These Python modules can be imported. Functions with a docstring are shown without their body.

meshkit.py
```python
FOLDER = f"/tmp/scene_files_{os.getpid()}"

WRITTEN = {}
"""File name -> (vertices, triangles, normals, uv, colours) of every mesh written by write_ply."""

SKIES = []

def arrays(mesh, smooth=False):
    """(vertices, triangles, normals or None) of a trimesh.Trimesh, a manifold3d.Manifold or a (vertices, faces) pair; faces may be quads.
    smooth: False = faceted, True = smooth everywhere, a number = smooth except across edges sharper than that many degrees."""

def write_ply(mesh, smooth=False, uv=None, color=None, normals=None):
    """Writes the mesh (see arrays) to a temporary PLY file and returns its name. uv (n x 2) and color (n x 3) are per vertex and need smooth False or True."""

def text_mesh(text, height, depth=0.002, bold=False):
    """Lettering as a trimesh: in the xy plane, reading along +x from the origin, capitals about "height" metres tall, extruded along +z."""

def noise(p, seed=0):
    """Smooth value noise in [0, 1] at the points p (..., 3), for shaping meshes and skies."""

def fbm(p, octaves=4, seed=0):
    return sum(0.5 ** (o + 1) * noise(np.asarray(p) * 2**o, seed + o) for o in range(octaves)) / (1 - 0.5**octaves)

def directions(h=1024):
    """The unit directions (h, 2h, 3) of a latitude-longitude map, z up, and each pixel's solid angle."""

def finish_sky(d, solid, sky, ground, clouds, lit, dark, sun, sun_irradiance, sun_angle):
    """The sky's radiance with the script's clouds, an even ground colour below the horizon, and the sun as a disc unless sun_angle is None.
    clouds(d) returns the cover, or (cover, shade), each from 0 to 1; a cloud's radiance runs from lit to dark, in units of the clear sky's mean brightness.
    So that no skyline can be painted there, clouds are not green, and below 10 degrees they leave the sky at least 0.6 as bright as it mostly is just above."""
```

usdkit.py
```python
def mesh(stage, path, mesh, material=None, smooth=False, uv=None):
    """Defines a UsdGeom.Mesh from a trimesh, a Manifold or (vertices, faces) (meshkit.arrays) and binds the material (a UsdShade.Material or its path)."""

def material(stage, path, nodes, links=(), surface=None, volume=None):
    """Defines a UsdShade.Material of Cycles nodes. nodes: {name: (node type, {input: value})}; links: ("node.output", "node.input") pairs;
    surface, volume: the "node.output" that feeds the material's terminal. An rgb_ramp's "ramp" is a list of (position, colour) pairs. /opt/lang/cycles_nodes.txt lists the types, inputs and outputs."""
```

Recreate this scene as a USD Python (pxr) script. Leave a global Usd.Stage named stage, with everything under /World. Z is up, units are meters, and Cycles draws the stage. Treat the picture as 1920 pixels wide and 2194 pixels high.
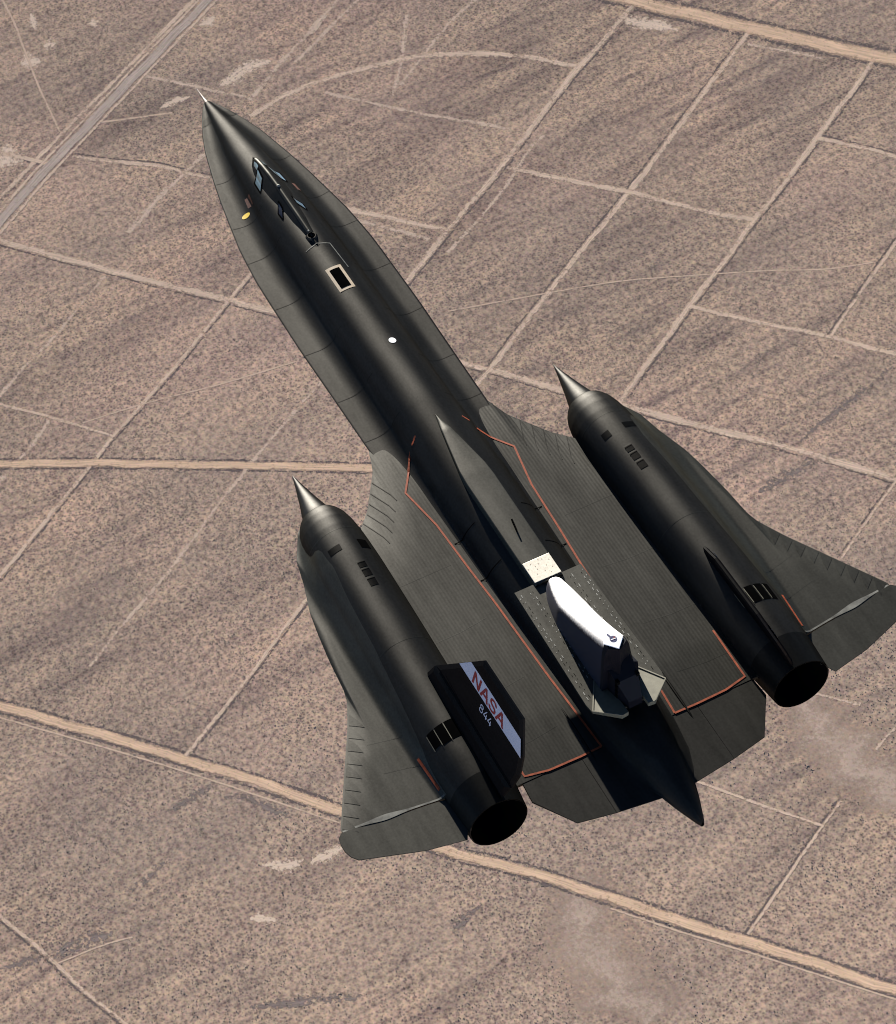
import math
import numpy as np
import trimesh
import shapely
from shapely.geometry import LineString, Polygon
import usdkit
import meshkit
from pxr import Usd, UsdGeom, UsdLux, UsdShade, Gf, Sdf, Vt

rng = np.random.default_rng(11)
stage = Usd.Stage.CreateInMemory()
UsdGeom.SetStageUpAxis(stage, UsdGeom.Tokens.z)
UsdGeom.SetStageMetersPerUnit(stage, 1.0)
world = UsdGeom.Xform.Define(stage, '/World')
stage.SetDefaultPrim(world.GetPrim())
UsdGeom.Scope.Define(stage, '/World/Looks')

# ------------------------------------------------------------------ camera, sky, sun, exposure
# x runs forward along the aircraft (nose tip at x = 0), y to its left, z up; the desert lies GROUND below
GROUND = -2450.0
RIGHT = np.array([-0.44298105135539545, -0.8926511058462866, -0.08331741337481668])
DOWN = np.array([-0.6553763683473043, 0.38583789206665453, -0.649315745117473])
VIEW = np.array([0.6117594330715033, -0.23303030763607177, -0.7559413150311807])
EYE = np.array([-79.76505512378012, 23.770569334701406, 73.98599243546481])
SUN_TO = np.array([4.5, -0.57, 1.0]); SUN_TO /= np.linalg.norm(SUN_TO)
SUN_INTENSITY, SKY_STRENGTH, EXPOSURE = 1.25, 0.05, 1.88

cam = UsdGeom.Camera.Define(stage, '/World/camera')
m = Gf.Matrix4d(1.0)
for i, a in enumerate((RIGHT, -DOWN, -VIEW, EYE)):
    m.SetRow(i, Gf.Vec4d(*[float(c) for c in a], 1.0 if i == 3 else 0.0))
cam.AddTransformOp().Set(m)
cam.CreateHorizontalApertureAttr(24.0)
cam.CreateVerticalApertureAttr(24.0 * 2194 / 1920)
cam.CreateFocalLengthAttr(24.0 * 7500 / 1920)
cam.CreateClippingRangeAttr(Gf.Vec2f(1.0, 100000.0))
cam.CreateExposureAttr(EXPOSURE)

elev = math.asin(SUN_TO[2]); azim = math.atan2(SUN_TO[0], SUN_TO[1])
sky = usdkit.material(stage, '/World/Looks/sky', {
    's': ('sky_texture', {'sky_type': 'single_scattering', 'sun_disc': False, 'sun_elevation': elev, 'sun_rotation': azim, 'altitude': 8000.0, 'air_density': 0.8, 'aerosol_density': 0.08}),
    'b': ('background_shader', {'strength': SKY_STRENGTH})}, [('s.color', 'b.color')], surface='b.background')
dome = UsdLux.DomeLight.Define(stage, '/World/sky')
UsdShade.MaterialBindingAPI.Apply(dome.GetPrim()).Bind(sky)
dome.GetPrim().SetCustomDataByKey('kind', 'structure')

sun = UsdLux.DistantLight.Define(stage, '/World/sun')
sun.CreateIntensityAttr(SUN_INTENSITY); sun.CreateAngleAttr(0.5); sun.CreateNormalizeAttr(True)
sun.CreateColorAttr(Gf.Vec3f(1.0, 0.95, 0.87))
zax = SUN_TO; xax = np.cross([0, 0, 1.0], zax); xax /= np.linalg.norm(xax); yax = np.cross(zax, xax)
m = Gf.Matrix4d(1.0)
for i, a in enumerate((xax, yax, zax)):
    m.SetRow(i, Gf.Vec4d(*[float(c) for c in a], 0.0))
sun.AddTransformOp().Set(m)

# ------------------------------------------------------------------ materials
def mat(name, nodes, links, surface='p.BSDF'):
    return usdkit.material(stage, '/World/Looks/' + name, nodes, links, surface=surface)

def plain(name, color, rough=0.5, spec=0.5, metallic=0.0, vary=0.25, scale=3.0, grain=0.0):
    """A painted or bare surface: its colour with a soft mottling of tone and gloss."""
    c = np.array(color)
    nodes = {'g': ('geometry', {}), 'n': ('noise_texture', {'scale': scale, 'detail': 5.0, 'roughness': 0.6}),
             'r': ('rgb_ramp', {'ramp': [(0.3, tuple(c * (1 - vary))), (0.7, tuple(c * (1 + vary)))]}),
             'q': ('map_range', {'from_min': 0.3, 'from_max': 0.7, 'to_min': rough - 0.04, 'to_max': rough + 0.04}),
             'p': ('principled_bsdf', {'specular_ior_level': spec, 'metallic': metallic})}
    links = [('g.position', 'n.vector'), ('n.fac', 'r.fac'), ('n.fac', 'q.value'), ('r.color', 'p.base_color'), ('q.result', 'p.roughness')]
    return mat(name, nodes, links)

def black_paint(name, color, rough, gloss, corrugated=False, vary=0.42):
    """Weathered black heat-resistant paint with a broad satin sheen; streaks run back along the airflow, and the inner wing skin is corrugated."""
    c = np.array(color)
    nodes = {'g': ('geometry', {}),
             'm': ('mapping', {'scale': (0.35, 2.2, 1.2)}),
             'n': ('noise_texture', {'scale': 1.0, 'detail': 6.0, 'roughness': 0.65}),
             'f': ('noise_texture', {'scale': 14.0, 'detail': 5.0, 'roughness': 0.75}),
             'x': ('mix_float', {'fac': 0.45}),
             'r': ('rgb_ramp', {'ramp': [(0.32, tuple(c * (1 - vary))), (0.5, tuple(c)), (0.68, tuple(c * (1 + vary)))]}),
             'k': ('rgb_ramp', {'ramp': [(0.30, tuple(np.array((1.0, 0.965, 0.89)) * gloss * (1 - vary * .8))), (0.70, tuple(np.array((1.0, 0.965, 0.89)) * gloss * (1 + vary * .8)))]}),
             'd': ('diffuse_bsdf', {}), 's': ('glossy_bsdf', {'distribution': 'beckmann', 'roughness': rough}), 'p': ('add_closure', {})}
    links = [('g.position', 'm.vector'), ('m.vector', 'n.vector'), ('g.position', 'f.vector'), ('n.fac', 'x.a'), ('f.fac', 'x.b'),
             ('x.result', 'r.fac'), ('x.result', 'k.fac'), ('r.color', 'd.color'), ('k.color', 's.color'), ('d.BSDF', 'p.closure1'), ('s.BSDF', 'p.closure2')]
    if corrugated:
        nodes['w'] = ('wave_texture', {'wave_type': 'bands', 'bands_direction': 'y', 'scale': math.pi * 2 / 20 / 0.095, 'distortion': 0.0})
        nodes['b'] = ('bump', {'strength': 0.28, 'distance': 0.004})
        links += [('g.position', 'w.vector'), ('w.fac', 'b.height'), ('b.normal', 's.normal')]
    return mat(name, nodes, links, surface='p.closure')

M = {}
M['skin'] = black_paint('black_skin', (0.0096, 0.0092, 0.0080), 0.53, 0.0175)
M['spike'] = black_paint('bare_spike_skin', (0.0096, 0.0092, 0.0080), 0.54, 0.034)
M['wing'] = black_paint('black_wing_skin', (0.0125, 0.0122, 0.0097), 0.5, 0.0225, corrugated=True)
M['elevon'] = black_paint('black_elevon_skin', (0.0175, 0.0172, 0.0134), 0.5, 0.027)
M['inboard_elevon'] = black_paint('matt_black_elevon_skin', (0.0100, 0.0097, 0.0082), 0.5, 0.019)
M['edge'] = black_paint('edge_panel_skin', (0.0150, 0.0150, 0.0120), 0.5, 0.025)
M['edge_dark'] = black_paint('edge_panel_dark_skin', (0.0130, 0.0130, 0.0105), 0.5, 0.0225)
M['fin'] = black_paint('fin_skin', (0.0022, 0.0022, 0.0026), 0.5, 0.01)
M['seam'] = plain('dark_seam', (0.003, 0.003, 0.003), 0.7, 0.0)
M['pit'] = plain('black_opening', (0.002, 0.002, 0.002), 0.9, 0.0)
M['door'] = black_paint('dark_door', (0.0028, 0.0028, 0.0026), 0.5, 0.006)
M['shroud'] = black_paint('shaded_shroud', (0.005, 0.005, 0.0045), 0.5, 0.011)  # skin darkened in colour to paint in shade on the aft-sloping barrel
M['joint'] = black_paint('faint_joint', (0.0165, 0.0165, 0.0132), 0.5, 0.025)
M['faint_seam'] = black_paint('faint_dark_seam', (0.0072, 0.0069, 0.0060), 0.53, 0.0130)
M['unlit_glass'] = plain('unlit_cockpit_glass', (0.006, 0.008, 0.016), 0.2, 0.3)
M['pod_skin'] = black_paint('pod_skin', (0.0270, 0.0262, 0.0205), 0.5, 0.030)
M['olive'] = plain('olive_fairing', (0.115, 0.108, 0.075), 0.5, 0.2, vary=0.15, scale=6)
M['pale_edge'] = plain('pale_olive_edge', (0.16, 0.15, 0.11), 0.5, 0.2, vary=0.15)
M['cream'] = plain('cream_panel', (0.74, 0.68, 0.55), 0.6, 0.3, vary=0.16, scale=14)
M['tan'] = plain('tan_frame', (0.30, 0.23, 0.15), 0.6, 0.3, vary=0.2, scale=12)
M['red'] = plain('red_line_paint', (0.23, 0.050, 0.019), 0.6, 0.1, vary=0.35, scale=8)
M['brown_red'] = plain('worn_red_mark', (0.06, 0.018, 0.008), 0.6, 0.2, vary=0.4, scale=12)
M['yellow'] = plain('yellow_mark', (0.62, 0.42, 0.02), 0.55, 0.3, vary=0.1)
M['white'] = plain('white_paint', (0.8, 0.8, 0.8), 0.5, 0.4, vary=0.03)
M['band'] = plain('white_tail_band', (0.38, 0.39, 0.44), 0.5, 0.3, vary=0.05)
M['letter'] = plain('red_letter', (0.17, 0.010, 0.010), 0.55, 0.3, vary=0.1)
M['navy'] = plain('navy_emblem', (0.015, 0.02, 0.09), 0.5, 0.3, vary=0.1)
M['worn'] = plain('bare_hinge_metal', (0.105, 0.104, 0.09), 0.5, 0.2, vary=0.6, scale=3.5)
M['metal'] = plain('bright_probe_metal', (0.15, 0.125, 0.10), 0.5, 0.3, metallic=0.2)
M['engine'] = plain('dark_engine_metal', (0.004, 0.004, 0.006), 0.5, 0.15)
M['rivet'] = plain('pale_fastener', (0.30, 0.30, 0.27), 0.5, 0.4)
M['glass'] = mat('cockpit_glass', {'p': ('principled_bsdf', {'base_color': (0.075, 0.105, 0.115), 'roughness': 0.12, 'specular_ior_level': 0.8})}, [])
# the test model: white paint with the black lower flank, the border between them slightly ragged
M['model'] = mat('model_paint', {
    't': ('texture_coordinate', {}), 's': ('separate_xyz', {}), 'g': ('geometry', {}),
    'n': ('noise_texture', {'scale': 16.0, 'detail': 4.0}), 'a': ('math', {'math_type': 'multiply_add', 'value2': 0.07, 'value3': -0.035}),
    'd': ('math', {'math_type': 'add'}), 'r': ('rgb_ramp', {'ramp': [(0.0, (0.84, 0.82, 0.79)), (0.615, (0.84, 0.82, 0.79)), (0.715, (0.012, 0.012, 0.02)), (1.0, (0.010, 0.010, 0.018))]}),
    'p': ('principled_bsdf', {'roughness': 0.55, 'specular_ior_level': 0.3})},
    [('t.UV', 's.vector'), ('g.position', 'n.vector'), ('n.fac', 'a.value1'), ('s.x', 'd.value1'), ('a.value', 'd.value2'), ('d.value', 'r.fac'), ('r.color', 'p.base_color')])

# ------------------------------------------------------------------ dirt roads and tracks on the desert floor: kind, width, centre line (metres)
TRACKS=[
 ('path',2.5,[(2894.6,-659.4),(2866.6,-657.3),(2842.7,-656.7),(2808.2,-650.4),(2772.6,-646.5),(2734.4,-640.0),(2694.6,-637.1),(2653.5,-633.4)]),
 ('track',5.2,[(2777.2,-852.0),(2710.6,-739.3),(2650.3,-635.0),(2586.3,-528.9)]),
 ('paved',13.7,[(2769.1,-865.1),(2715.6,-777.1),(2658.0,-681.9),(2606.4,-596.9),(2549.6,-514.5)]),
 ('faint',5.1,[(2684.6,-747.5),(2660.7,-771.2),(2638.6,-788.2),(2598.2,-827.8)]),
 ('path',3.2,[(2642.7,-677.0),(2630.8,-711.3),(2616.7,-749.2)]),
 ('track',5.2,[(2659.7,-560.7),(2650.8,-571.6),(2612.5,-605.1)]),
 ('track',5.2,[(2610.5,-630.3),(2575.0,-670.3),(2549.1,-705.4),(2524.7,-723.7),(2503.9,-743.4)]),
 ('faint',6.6,[(2541.9,-757.3),(2524.7,-723.7),(2499.8,-678.5),(2473.9,-636.1)]),
 ('track',8.1,[(2539.3,-510.4),(2531.7,-515.9),(2463.5,-572.6),(2424.1,-606.7),(2374.8,-647.1),(2333.5,-684.9),(2288.8,-722.0),(2129.4,-853.6),(2107.8,-873.3),(2049.9,-918.3),(1993.1,-968.4),(1957.7,-996.0),(1901.0,-1047.1),(1835.9,-1100.4),(1782.7,-1140.8),(1774.9,-1146.5)]),
 ('track',4.5,[(2364.1,-740.8),(2351.1,-720.8),(2330.9,-689.3),(2296.7,-638.1),(2271.5,-602.3),(2241.3,-551.2),(2216.6,-508.4),(2199.8,-485.4),(2150.0,-412.0),(2107.8,-348.3),(2101.3,-338.0)]),
 ('faint',3.7,[(2427.2,-591.2),(2404.5,-556.6),(2367.2,-502.8),(2364.2,-490.6),(2347.7,-464.9),(2327.8,-435.3),(2320.0,-424.1)]),
 ('faint',5.4,[(2693.2,-987.1),(2654.5,-929.5),(2627.8,-881.3),(2590.6,-828.8)]),
 ('faint',4.1,[(2679.6,-1005.0),(2645.8,-943.6),(2619.1,-895.2)]),
 ('track',8.0,[(2567.4,-818.3),(2576.5,-851.9),(2580.2,-898.0),(2573.3,-939.4),(2564.5,-995.1),(2554.9,-1020.4),(2544.3,-1042.9),(2526.9,-1073.3),(2503.5,-1106.7),(2478.8,-1130.1),(2453.2,-1152.9)]),
 ('faint',3.9,[(2624.5,-1031.8),(2564.9,-998.3),(2542.7,-981.5),(2513.7,-961.5)]),
 ('faint',4.4,[(2558.9,-902.9),(2514.7,-941.3),(2484.6,-968.1),(2454.1,-998.1),(2429.8,-1024.4),(2403.0,-1046.3)]),
 ('track',7.0,[(2405.0,-830.9),(2381.7,-851.6),(2342.8,-887.5),(2304.0,-923.6)]),
 ('faint',4.8,[(2371.5,-843.9),(2358.4,-854.8),(2302.3,-902.1)]),
 ('track',7.1,[(2512.8,-1257.9),(2502.8,-1243.2),(2494.3,-1226.4),(2468.2,-1185.0),(2451.5,-1152.0),(2416.4,-1097.7),(2360.0,-1015.5),(2304.0,-923.6),(2263.0,-860.1),(2227.7,-803.6)]),
 ('faint',4.0,[(2378.4,-1072.0),(2359.1,-1038.5),(2336.0,-1012.0),(2306.7,-968.2),(2274.9,-909.2)]),
 ('faint',3.7,[(2188.6,-737.9),(2176.6,-718.6),(2150.7,-671.1),(2117.5,-618.2),(2080.3,-561.6),(2035.0,-497.1),(1995.9,-431.2),(1962.8,-381.7)]),
 ('wide',19.2,[(2557.8,-1220.3),(2520.3,-1249.6),(2478.6,-1282.3),(2411.6,-1337.0),(2345.6,-1390.9),(2285.0,-1444.2),(2276.4,-1450.7)]),
 ('bare',11.4,[(2497.8,-1228.3),(2472.6,-1248.3),(2446.8,-1270.9)]),
 ('track',6.3,[(2406.7,-1337.3),(2351.7,-1254.6),(2296.2,-1170.2),(2260.1,-1115.3),(2203.1,-1021.2),(2165.2,-961.5),(2127.8,-902.9),(2109.6,-876.9),(2097.5,-851.4),(2076.5,-821.7)]),
 ('track',6.2,[(2299.6,-1428.0),(2250.5,-1353.3),(2223.6,-1310.5),(2183.4,-1248.6),(2156.9,-1201.2),(2111.4,-1132.1),(2081.3,-1081.0),(2057.0,-1045.0),(2030.7,-1002.5),(2010.2,-972.0),(1980.5,-925.8)]),
 ('track',6.8,[(2354.6,-1017.2),(2304.9,-1063.1),(2258.0,-1108.3),(2200.9,-1153.0),(2155.1,-1197.2)]),
 ('faint',4.6,[(2389.1,-1324.2),(2346.2,-1363.7),(2326.9,-1380.0)]),
 ('track',6.2,[(2225.5,-1314.6),(2189.9,-1344.3),(2151.6,-1375.0)]),
 ('track',5.8,[(2081.5,-1084.0),(2035.7,-1123.6),(1974.9,-1182.1),(1951.3,-1199.4),(1921.4,-1224.6),(1913.8,-1230.8)]),
 ('track',3.8,[(2064.7,-1322.3),(2011.1,-1237.9),(1974.9,-1182.1)]),
 ('path',1.8,[(2200.6,-872.3),(2175.3,-958.2),(2148.4,-1043.5),(2115.7,-1111.5),(2083.0,-1179.2),(2057.3,-1221.9),(2040.6,-1269.9)]),
 ('faint',4.4,[(2609.0,-1114.7),(2589.4,-1065.2),(2563.6,-1030.7),(2527.1,-976.9)]),
 ('track',2.8,[(1790.3,-1155.8),(1758.9,-1101.3),(1724.2,-1045.5)]),
 ('wide',9.7,[(2245.8,-394.9),(2197.8,-479.2),(2140.3,-572.1),(2052.2,-712.8),(2041.1,-730.3)]),
 ('track',3.4,[(2323.8,-425.6),(2316.7,-430.9),(2279.3,-464.4),(2219.9,-512.5)]),
 ('path',2.0,[(2250.7,-493.0),(2242.3,-562.5),(2228.7,-624.6),(2217.2,-709.9)]),
 ('track',4.0,[(1937.8,-596.7),(1880.5,-511.2),(1822.1,-417.3)]),
 ('faint',4.7,[(2270.5,-466.2),(2250.0,-439.2),(2220.6,-392.9),(2213.8,-382.3)]),
 ('wide',10.6,[(1970.9,-284.2),(1962.6,-290.9),(1904.6,-342.5),(1870.4,-373.1),(1819.5,-416.1),(1769.3,-458.5),(1697.4,-514.7),(1659.1,-545.9),(1609.2,-578.8),(1559.8,-627.8),(1504.1,-672.5),(1459.0,-709.7),(1397.3,-761.2),(1345.1,-804.5),(1293.4,-845.2),(1286.7,-850.4)]),
 ('path',1.9,[(1953.3,-282.2),(1949.9,-285.9),(1891.8,-337.2),(1853.6,-371.0),(1783.9,-430.3),(1685.0,-508.8)]),
 ('path',1.8,[(1486.1,-675.2),(1440.1,-711.6),(1374.6,-767.8),(1286.0,-840.7),(1279.5,-846.1)]),
 ('track',3.6,[(1754.1,-201.3),(1744.6,-204.7),(1712.7,-215.8),(1682.4,-227.3),(1661.4,-232.9),(1639.5,-238.0),(1611.1,-249.7),(1578.4,-261.7)]),
 ('path',1.8,[(1673.1,-230.6),(1671.2,-265.3),(1671.9,-279.9),(1665.7,-298.7)]),
 ('track',2.9,[(1570.4,-803.4),(1560.6,-810.7),(1517.4,-842.0),(1470.5,-878.0)]),
 ('track',2.7,[(1486.0,-904.9),(1462.1,-863.1),(1432.8,-813.5),(1404.0,-765.0)]),
 ('faint',2.8,[(1604.6,-941.0),(1568.8,-974.5)]),
 ('faint',2.4,[(1535.3,-996.0),(1518.9,-960.3)]),
 ('bare',8.1,[(1676.4,-428.8),(1671.3,-446.0),(1665.0,-463.9)]),
 ('bare',7.9,[(1632.4,-396.8),(1628.6,-407.1),(1625.1,-417.6)]),
 ('bare',6.9,[(1656.7,-466.1),(1657.5,-483.6),(1661.9,-502.9)]),
 ('bare',16.4,[(2773.9,-636.7),(2772.6,-646.5),(2770.5,-657.5)]),
 ('bare',10.6,[(2727.8,-830.3),(2726.9,-841.9),(2731.5,-851.5)]),
 ('bare',10.8,[(2800.4,-724.8),(2799.8,-732.1),(2799.5,-737.9)]),
 ('bare',9.9,[(2789.2,-669.5),(2788.2,-675.0),(2783.3,-679.0)]),
 ('bare',19.6,[(2635.9,-548.5),(2645.3,-562.3),(2665.3,-577.3)]),
 ('bare',9.5,[(2630.8,-808.4),(2636.8,-828.8),(2637.2,-873.6)]),
 ('bare',5.9,[(2631.0,-740.7),(2635.1,-760.1),(2630.2,-775.6)]),
 ('bare',5.0,[(2847.3,-676.5),(2827.7,-673.1),(2819.2,-671.2)]),
 ('wash',10.5,[(1677.8,-230.1),(1680.2,-257.2),(1680.4,-285.9)]),
 ('wash',6.1,[(1550.3,-357.4),(1532.6,-399.0),(1514.1,-449.7)]),
 ('wash',5.3,[(1692.1,-184.0),(1686.3,-209.9),(1682.4,-227.3)]),
 ('wash',6.1,[(1774.8,-376.9),(1776.4,-407.2),(1782.7,-429.7)]),
 ('wash',6.4,[(1765.4,-432.0),(1740.9,-458.1),(1711.0,-471.6)]),
 ('wash',4.8,[(1711.1,-303.6),(1714.7,-326.8),(1724.9,-360.2)]),
 ('wash',6.3,[(1531.5,-540.3),(1539.2,-563.5),(1545.4,-578.8)]),
 ('wash',7.3,[(1831.4,-1021.2),(1843.4,-1069.1),(1840.5,-1111.4)]),
 ('wash',5.6,[(1868.2,-1083.5),(1891.2,-1152.5),(1908.6,-1213.5)]),
 ('heat_blur',74.6,[(1536.3,-647.7),(1458.6,-653.2),(1368.7,-638.8)]),
 ('heat_blur',63.9,[(1614.5,-918.2),(1530.7,-928.7),(1450.7,-942.2)]),
]
# the piece of desert that the photograph takes in
FOOT = [(2887.0, -656.0), (2366.0, -1493.0), (1265.0, -828.0), (1640.0, -163.0)]

# ------------------------------------------------------------------ prims
used = {}
def numbered(path):
    k = used.get(path, 0); used[path] = k + 1
    return path if k == 0 else f'{path}_{k:03d}'

def tag(prim, label=None, cat=None, group=None, kind=None):
    for k, v in (('label', label), ('category', cat), ('group', group), ('kind', kind)):
        if v: prim.SetCustomDataByKey(k, v)
    return prim

def thing(name, label, cat, loc=(0, 0, 0), group=None):
    x = UsdGeom.Xform.Define(stage, numbered('/World/' + name)); x.AddTranslateOp().Set(Gf.Vec3d(*loc))
    return tag(x.GetPrim(), label, cat, group)

# every length along and across the aircraft below was read off a provisional ruler; fit() brings it to true metres
RULER = np.array([(0, .05), (1, .97), (2, 1.89), (4, 3.76), (7, 6.59), (10, 9.46), (14, 13.36), (17.5, 16.85), (20, 19.37), (22, 21.42), (24.6, 24.10), (27, 26.62), (28.8, 28.53), (30.2, 30.02), (31.4, 31.31), (32.75, 32.77)])
LEAN = 0.11
def fit(v):
    v = np.array(v, float); s, y, z = -v[:, 0], v[:, 1], v[:, 2]
    o = np.clip(np.abs(y) - 5.4, 0, None) / 2.6
    s2 = np.interp(s, RULER[:, 0], RULER[:, 1]) + LEAN * z + .10 * o
    y2 = y * (.907 + .0025 * s) + np.sign(y) * .10 * o
    return np.stack([-s2, y2, z], 1)

def obj(name, mesh, material, parent=None, smooth=False, label=None, uv=None):
    base = '/World' if parent is None else str(parent.GetPath())
    if parent is not None:
        org = np.array([0, 0, 0]) if base.startswith('/World/jet') else POD_AT
        v, f = (mesh.vertices, mesh.faces) if hasattr(mesh, 'vertices') else mesh
        mesh = (fit(v) - org, f)
    p = usdkit.mesh(stage, numbered(base + '/' + name), mesh, M[material] if isinstance(material, str) else material, smooth=smooth, uv=uv).GetPrim()
    if label: tag(p, label)
    return p

# ------------------------------------------------------------------ mesh helpers
def grid(P, close=False):
    P = np.asarray(P, float); n, k = P.shape[:2]
    i, j = np.meshgrid(np.arange(n - 1), np.arange(k if close else k - 1), indexing='ij')
    a = (i * k + j).ravel(); b = (i * k + (j + 1) % k).ravel()
    f = np.stack([a, b, b + k, a + k], 1)
    return P.reshape(-1, 3), np.vstack([f[:, [0, 1, 2]], f[:, [0, 2, 3]]])

def join(*parts):
    vs, fs, n = [], [], 0
    for v, f in parts:
        vs.append(v); fs.append(np.asarray(f) + n); n += len(v)
    return np.vstack(vs), np.vstack(fs)

def box(lo, hi):
    b = trimesh.creation.box(bounds=[lo, hi]); return np.array(b.vertices), np.array(b.faces)

def bar(a, b, w, h):
    """A thin straight bar from a to b, w wide (level) and h high."""
    a, b = np.array(a, float), np.array(b, float); d = (b - a) / np.linalg.norm(b - a)
    s = np.cross([0, 0, 1.0], d); s /= np.linalg.norm(s); u = np.cross(d, s)
    r = [[p + s * w / 2 * i + u * h / 2 * j for i, j in ((-1, -1), (1, -1), (1, 1), (-1, 1))] for p in (a, b)]
    v, f = grid(r, close=True)
    return v, np.vstack([f, [[0, 1, 2], [0, 2, 3], [4, 6, 5], [4, 7, 6]]])

def lathe(profile, axis0, axis1, n=64):
    """profile: (station, radius); the axis runs in y and z linearly from axis0 = (s, y, z) to axis1."""
    a = np.linspace(0, 2 * np.pi, n, endpoint=False); out = []
    for s, r in profile:
        t = (s - axis0[0]) / (axis1[0] - axis0[0]); y = axis0[1] + t * (axis1[1] - axis0[1]); z = axis0[2] + t * (axis1[2] - axis0[2])
        out.append(np.stack([np.full(n, -s), y + r * np.sin(a), z + r * np.cos(a)], 1))
    return grid(out, close=True)

def inset(poly, d):
    """Moves every edge of a convex polygon inwards by d, keeping the corner count."""
    p = np.array(poly, float); n = len(p)
    area = 0.5 * sum(p[i][0] * p[(i + 1) % n][1] - p[(i + 1) % n][0] * p[i][1] for i in range(n)); sg = 1 if area > 0 else -1
    L = []
    for i in range(n):
        e = p[(i + 1) % n] - p[i]; e /= np.linalg.norm(e); nr = np.array([-e[1], e[0]]) * sg
        L.append((p[i] + nr * d, e))
    out = []
    for i in range(n):
        (a, u), (b, w) = L[i - 1], L[i]
        t = np.linalg.solve(np.array([u, -w]).T, b - a); out.append(a + u * t[0])
    return np.array(out)

def slab(poly, to3, half, chamfer, edge=0.35):
    """A plate over a convex polygon with chamfered rim; to3(uv, w) places a point w off the mid plane."""
    p, q = np.array(poly, float), inset(poly, chamfer)
    rings = [to3(q, -half), to3(p, -half * edge), to3(p, half * edge), to3(q, half)]
    v, f = grid(rings, close=True); n = len(p); caps = []
    for k in range(1, n - 1):
        caps += [[0, k + 1, k], [3 * n, 3 * n + k, 3 * n + k + 1]]
    return v, np.vstack([f, caps])

# ------------------------------------------------------------------ shape of the aircraft's upper surface; s = distance behind the nose tip
def tab(pairs):
    a = np.array(pairs, float); return lambda s: np.interp(s, a[:, 0], a[:, 1])
chine_w = tab([(0.9, .13), (1.25, .33), (1.7, .545), (2.4, .83), (3.13, 1.065), (4.6, 1.40), (5.6, 1.59), (6.6, 1.75), (7.84, 1.94), (8.43, 1.99), (9.4, 2.06), (10.1, 2.075), (12, 2.085), (12.76, 2.085), (15, 2.04), (17.3, 2.0), (18.0, 1.98), (19.5, 1.9), (21, 1.75), (24, 1.62), (28, 1.5), (29.5, 1.35), (30.6, 1.05), (31.5, .52), (32, .36), (32.6, .13), (32.76, .05)])
body_top = tab([(0.9, .06), (2, .22), (3, .38), (4, .52), (4.8, .64), (6, .80), (7, .92), (8, 1.0), (9.5, 1.05), (12, 1.07), (17, 1.08), (20, 1.02), (24, .88), (28, .74), (30, .56), (31.5, .36), (32.2, .22), (32.76, .08)])
body_r = tab([(0.9, .10), (2, .27), (3, .42), (4, .56), (5, .68), (6, .79), (7, .87), (8.5, .95), (12, 1.0), (17, 1.06), (20, 1.15), (24, 1.15), (28, 1.02), (30, .74), (31.5, .46), (32.2, .28), (32.76, .07)])

def smax(a, b, k):
    h = np.maximum(k - np.abs(a - b), 0) / k
    return np.maximum(a, b) + h * h * k * 0.25

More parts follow.
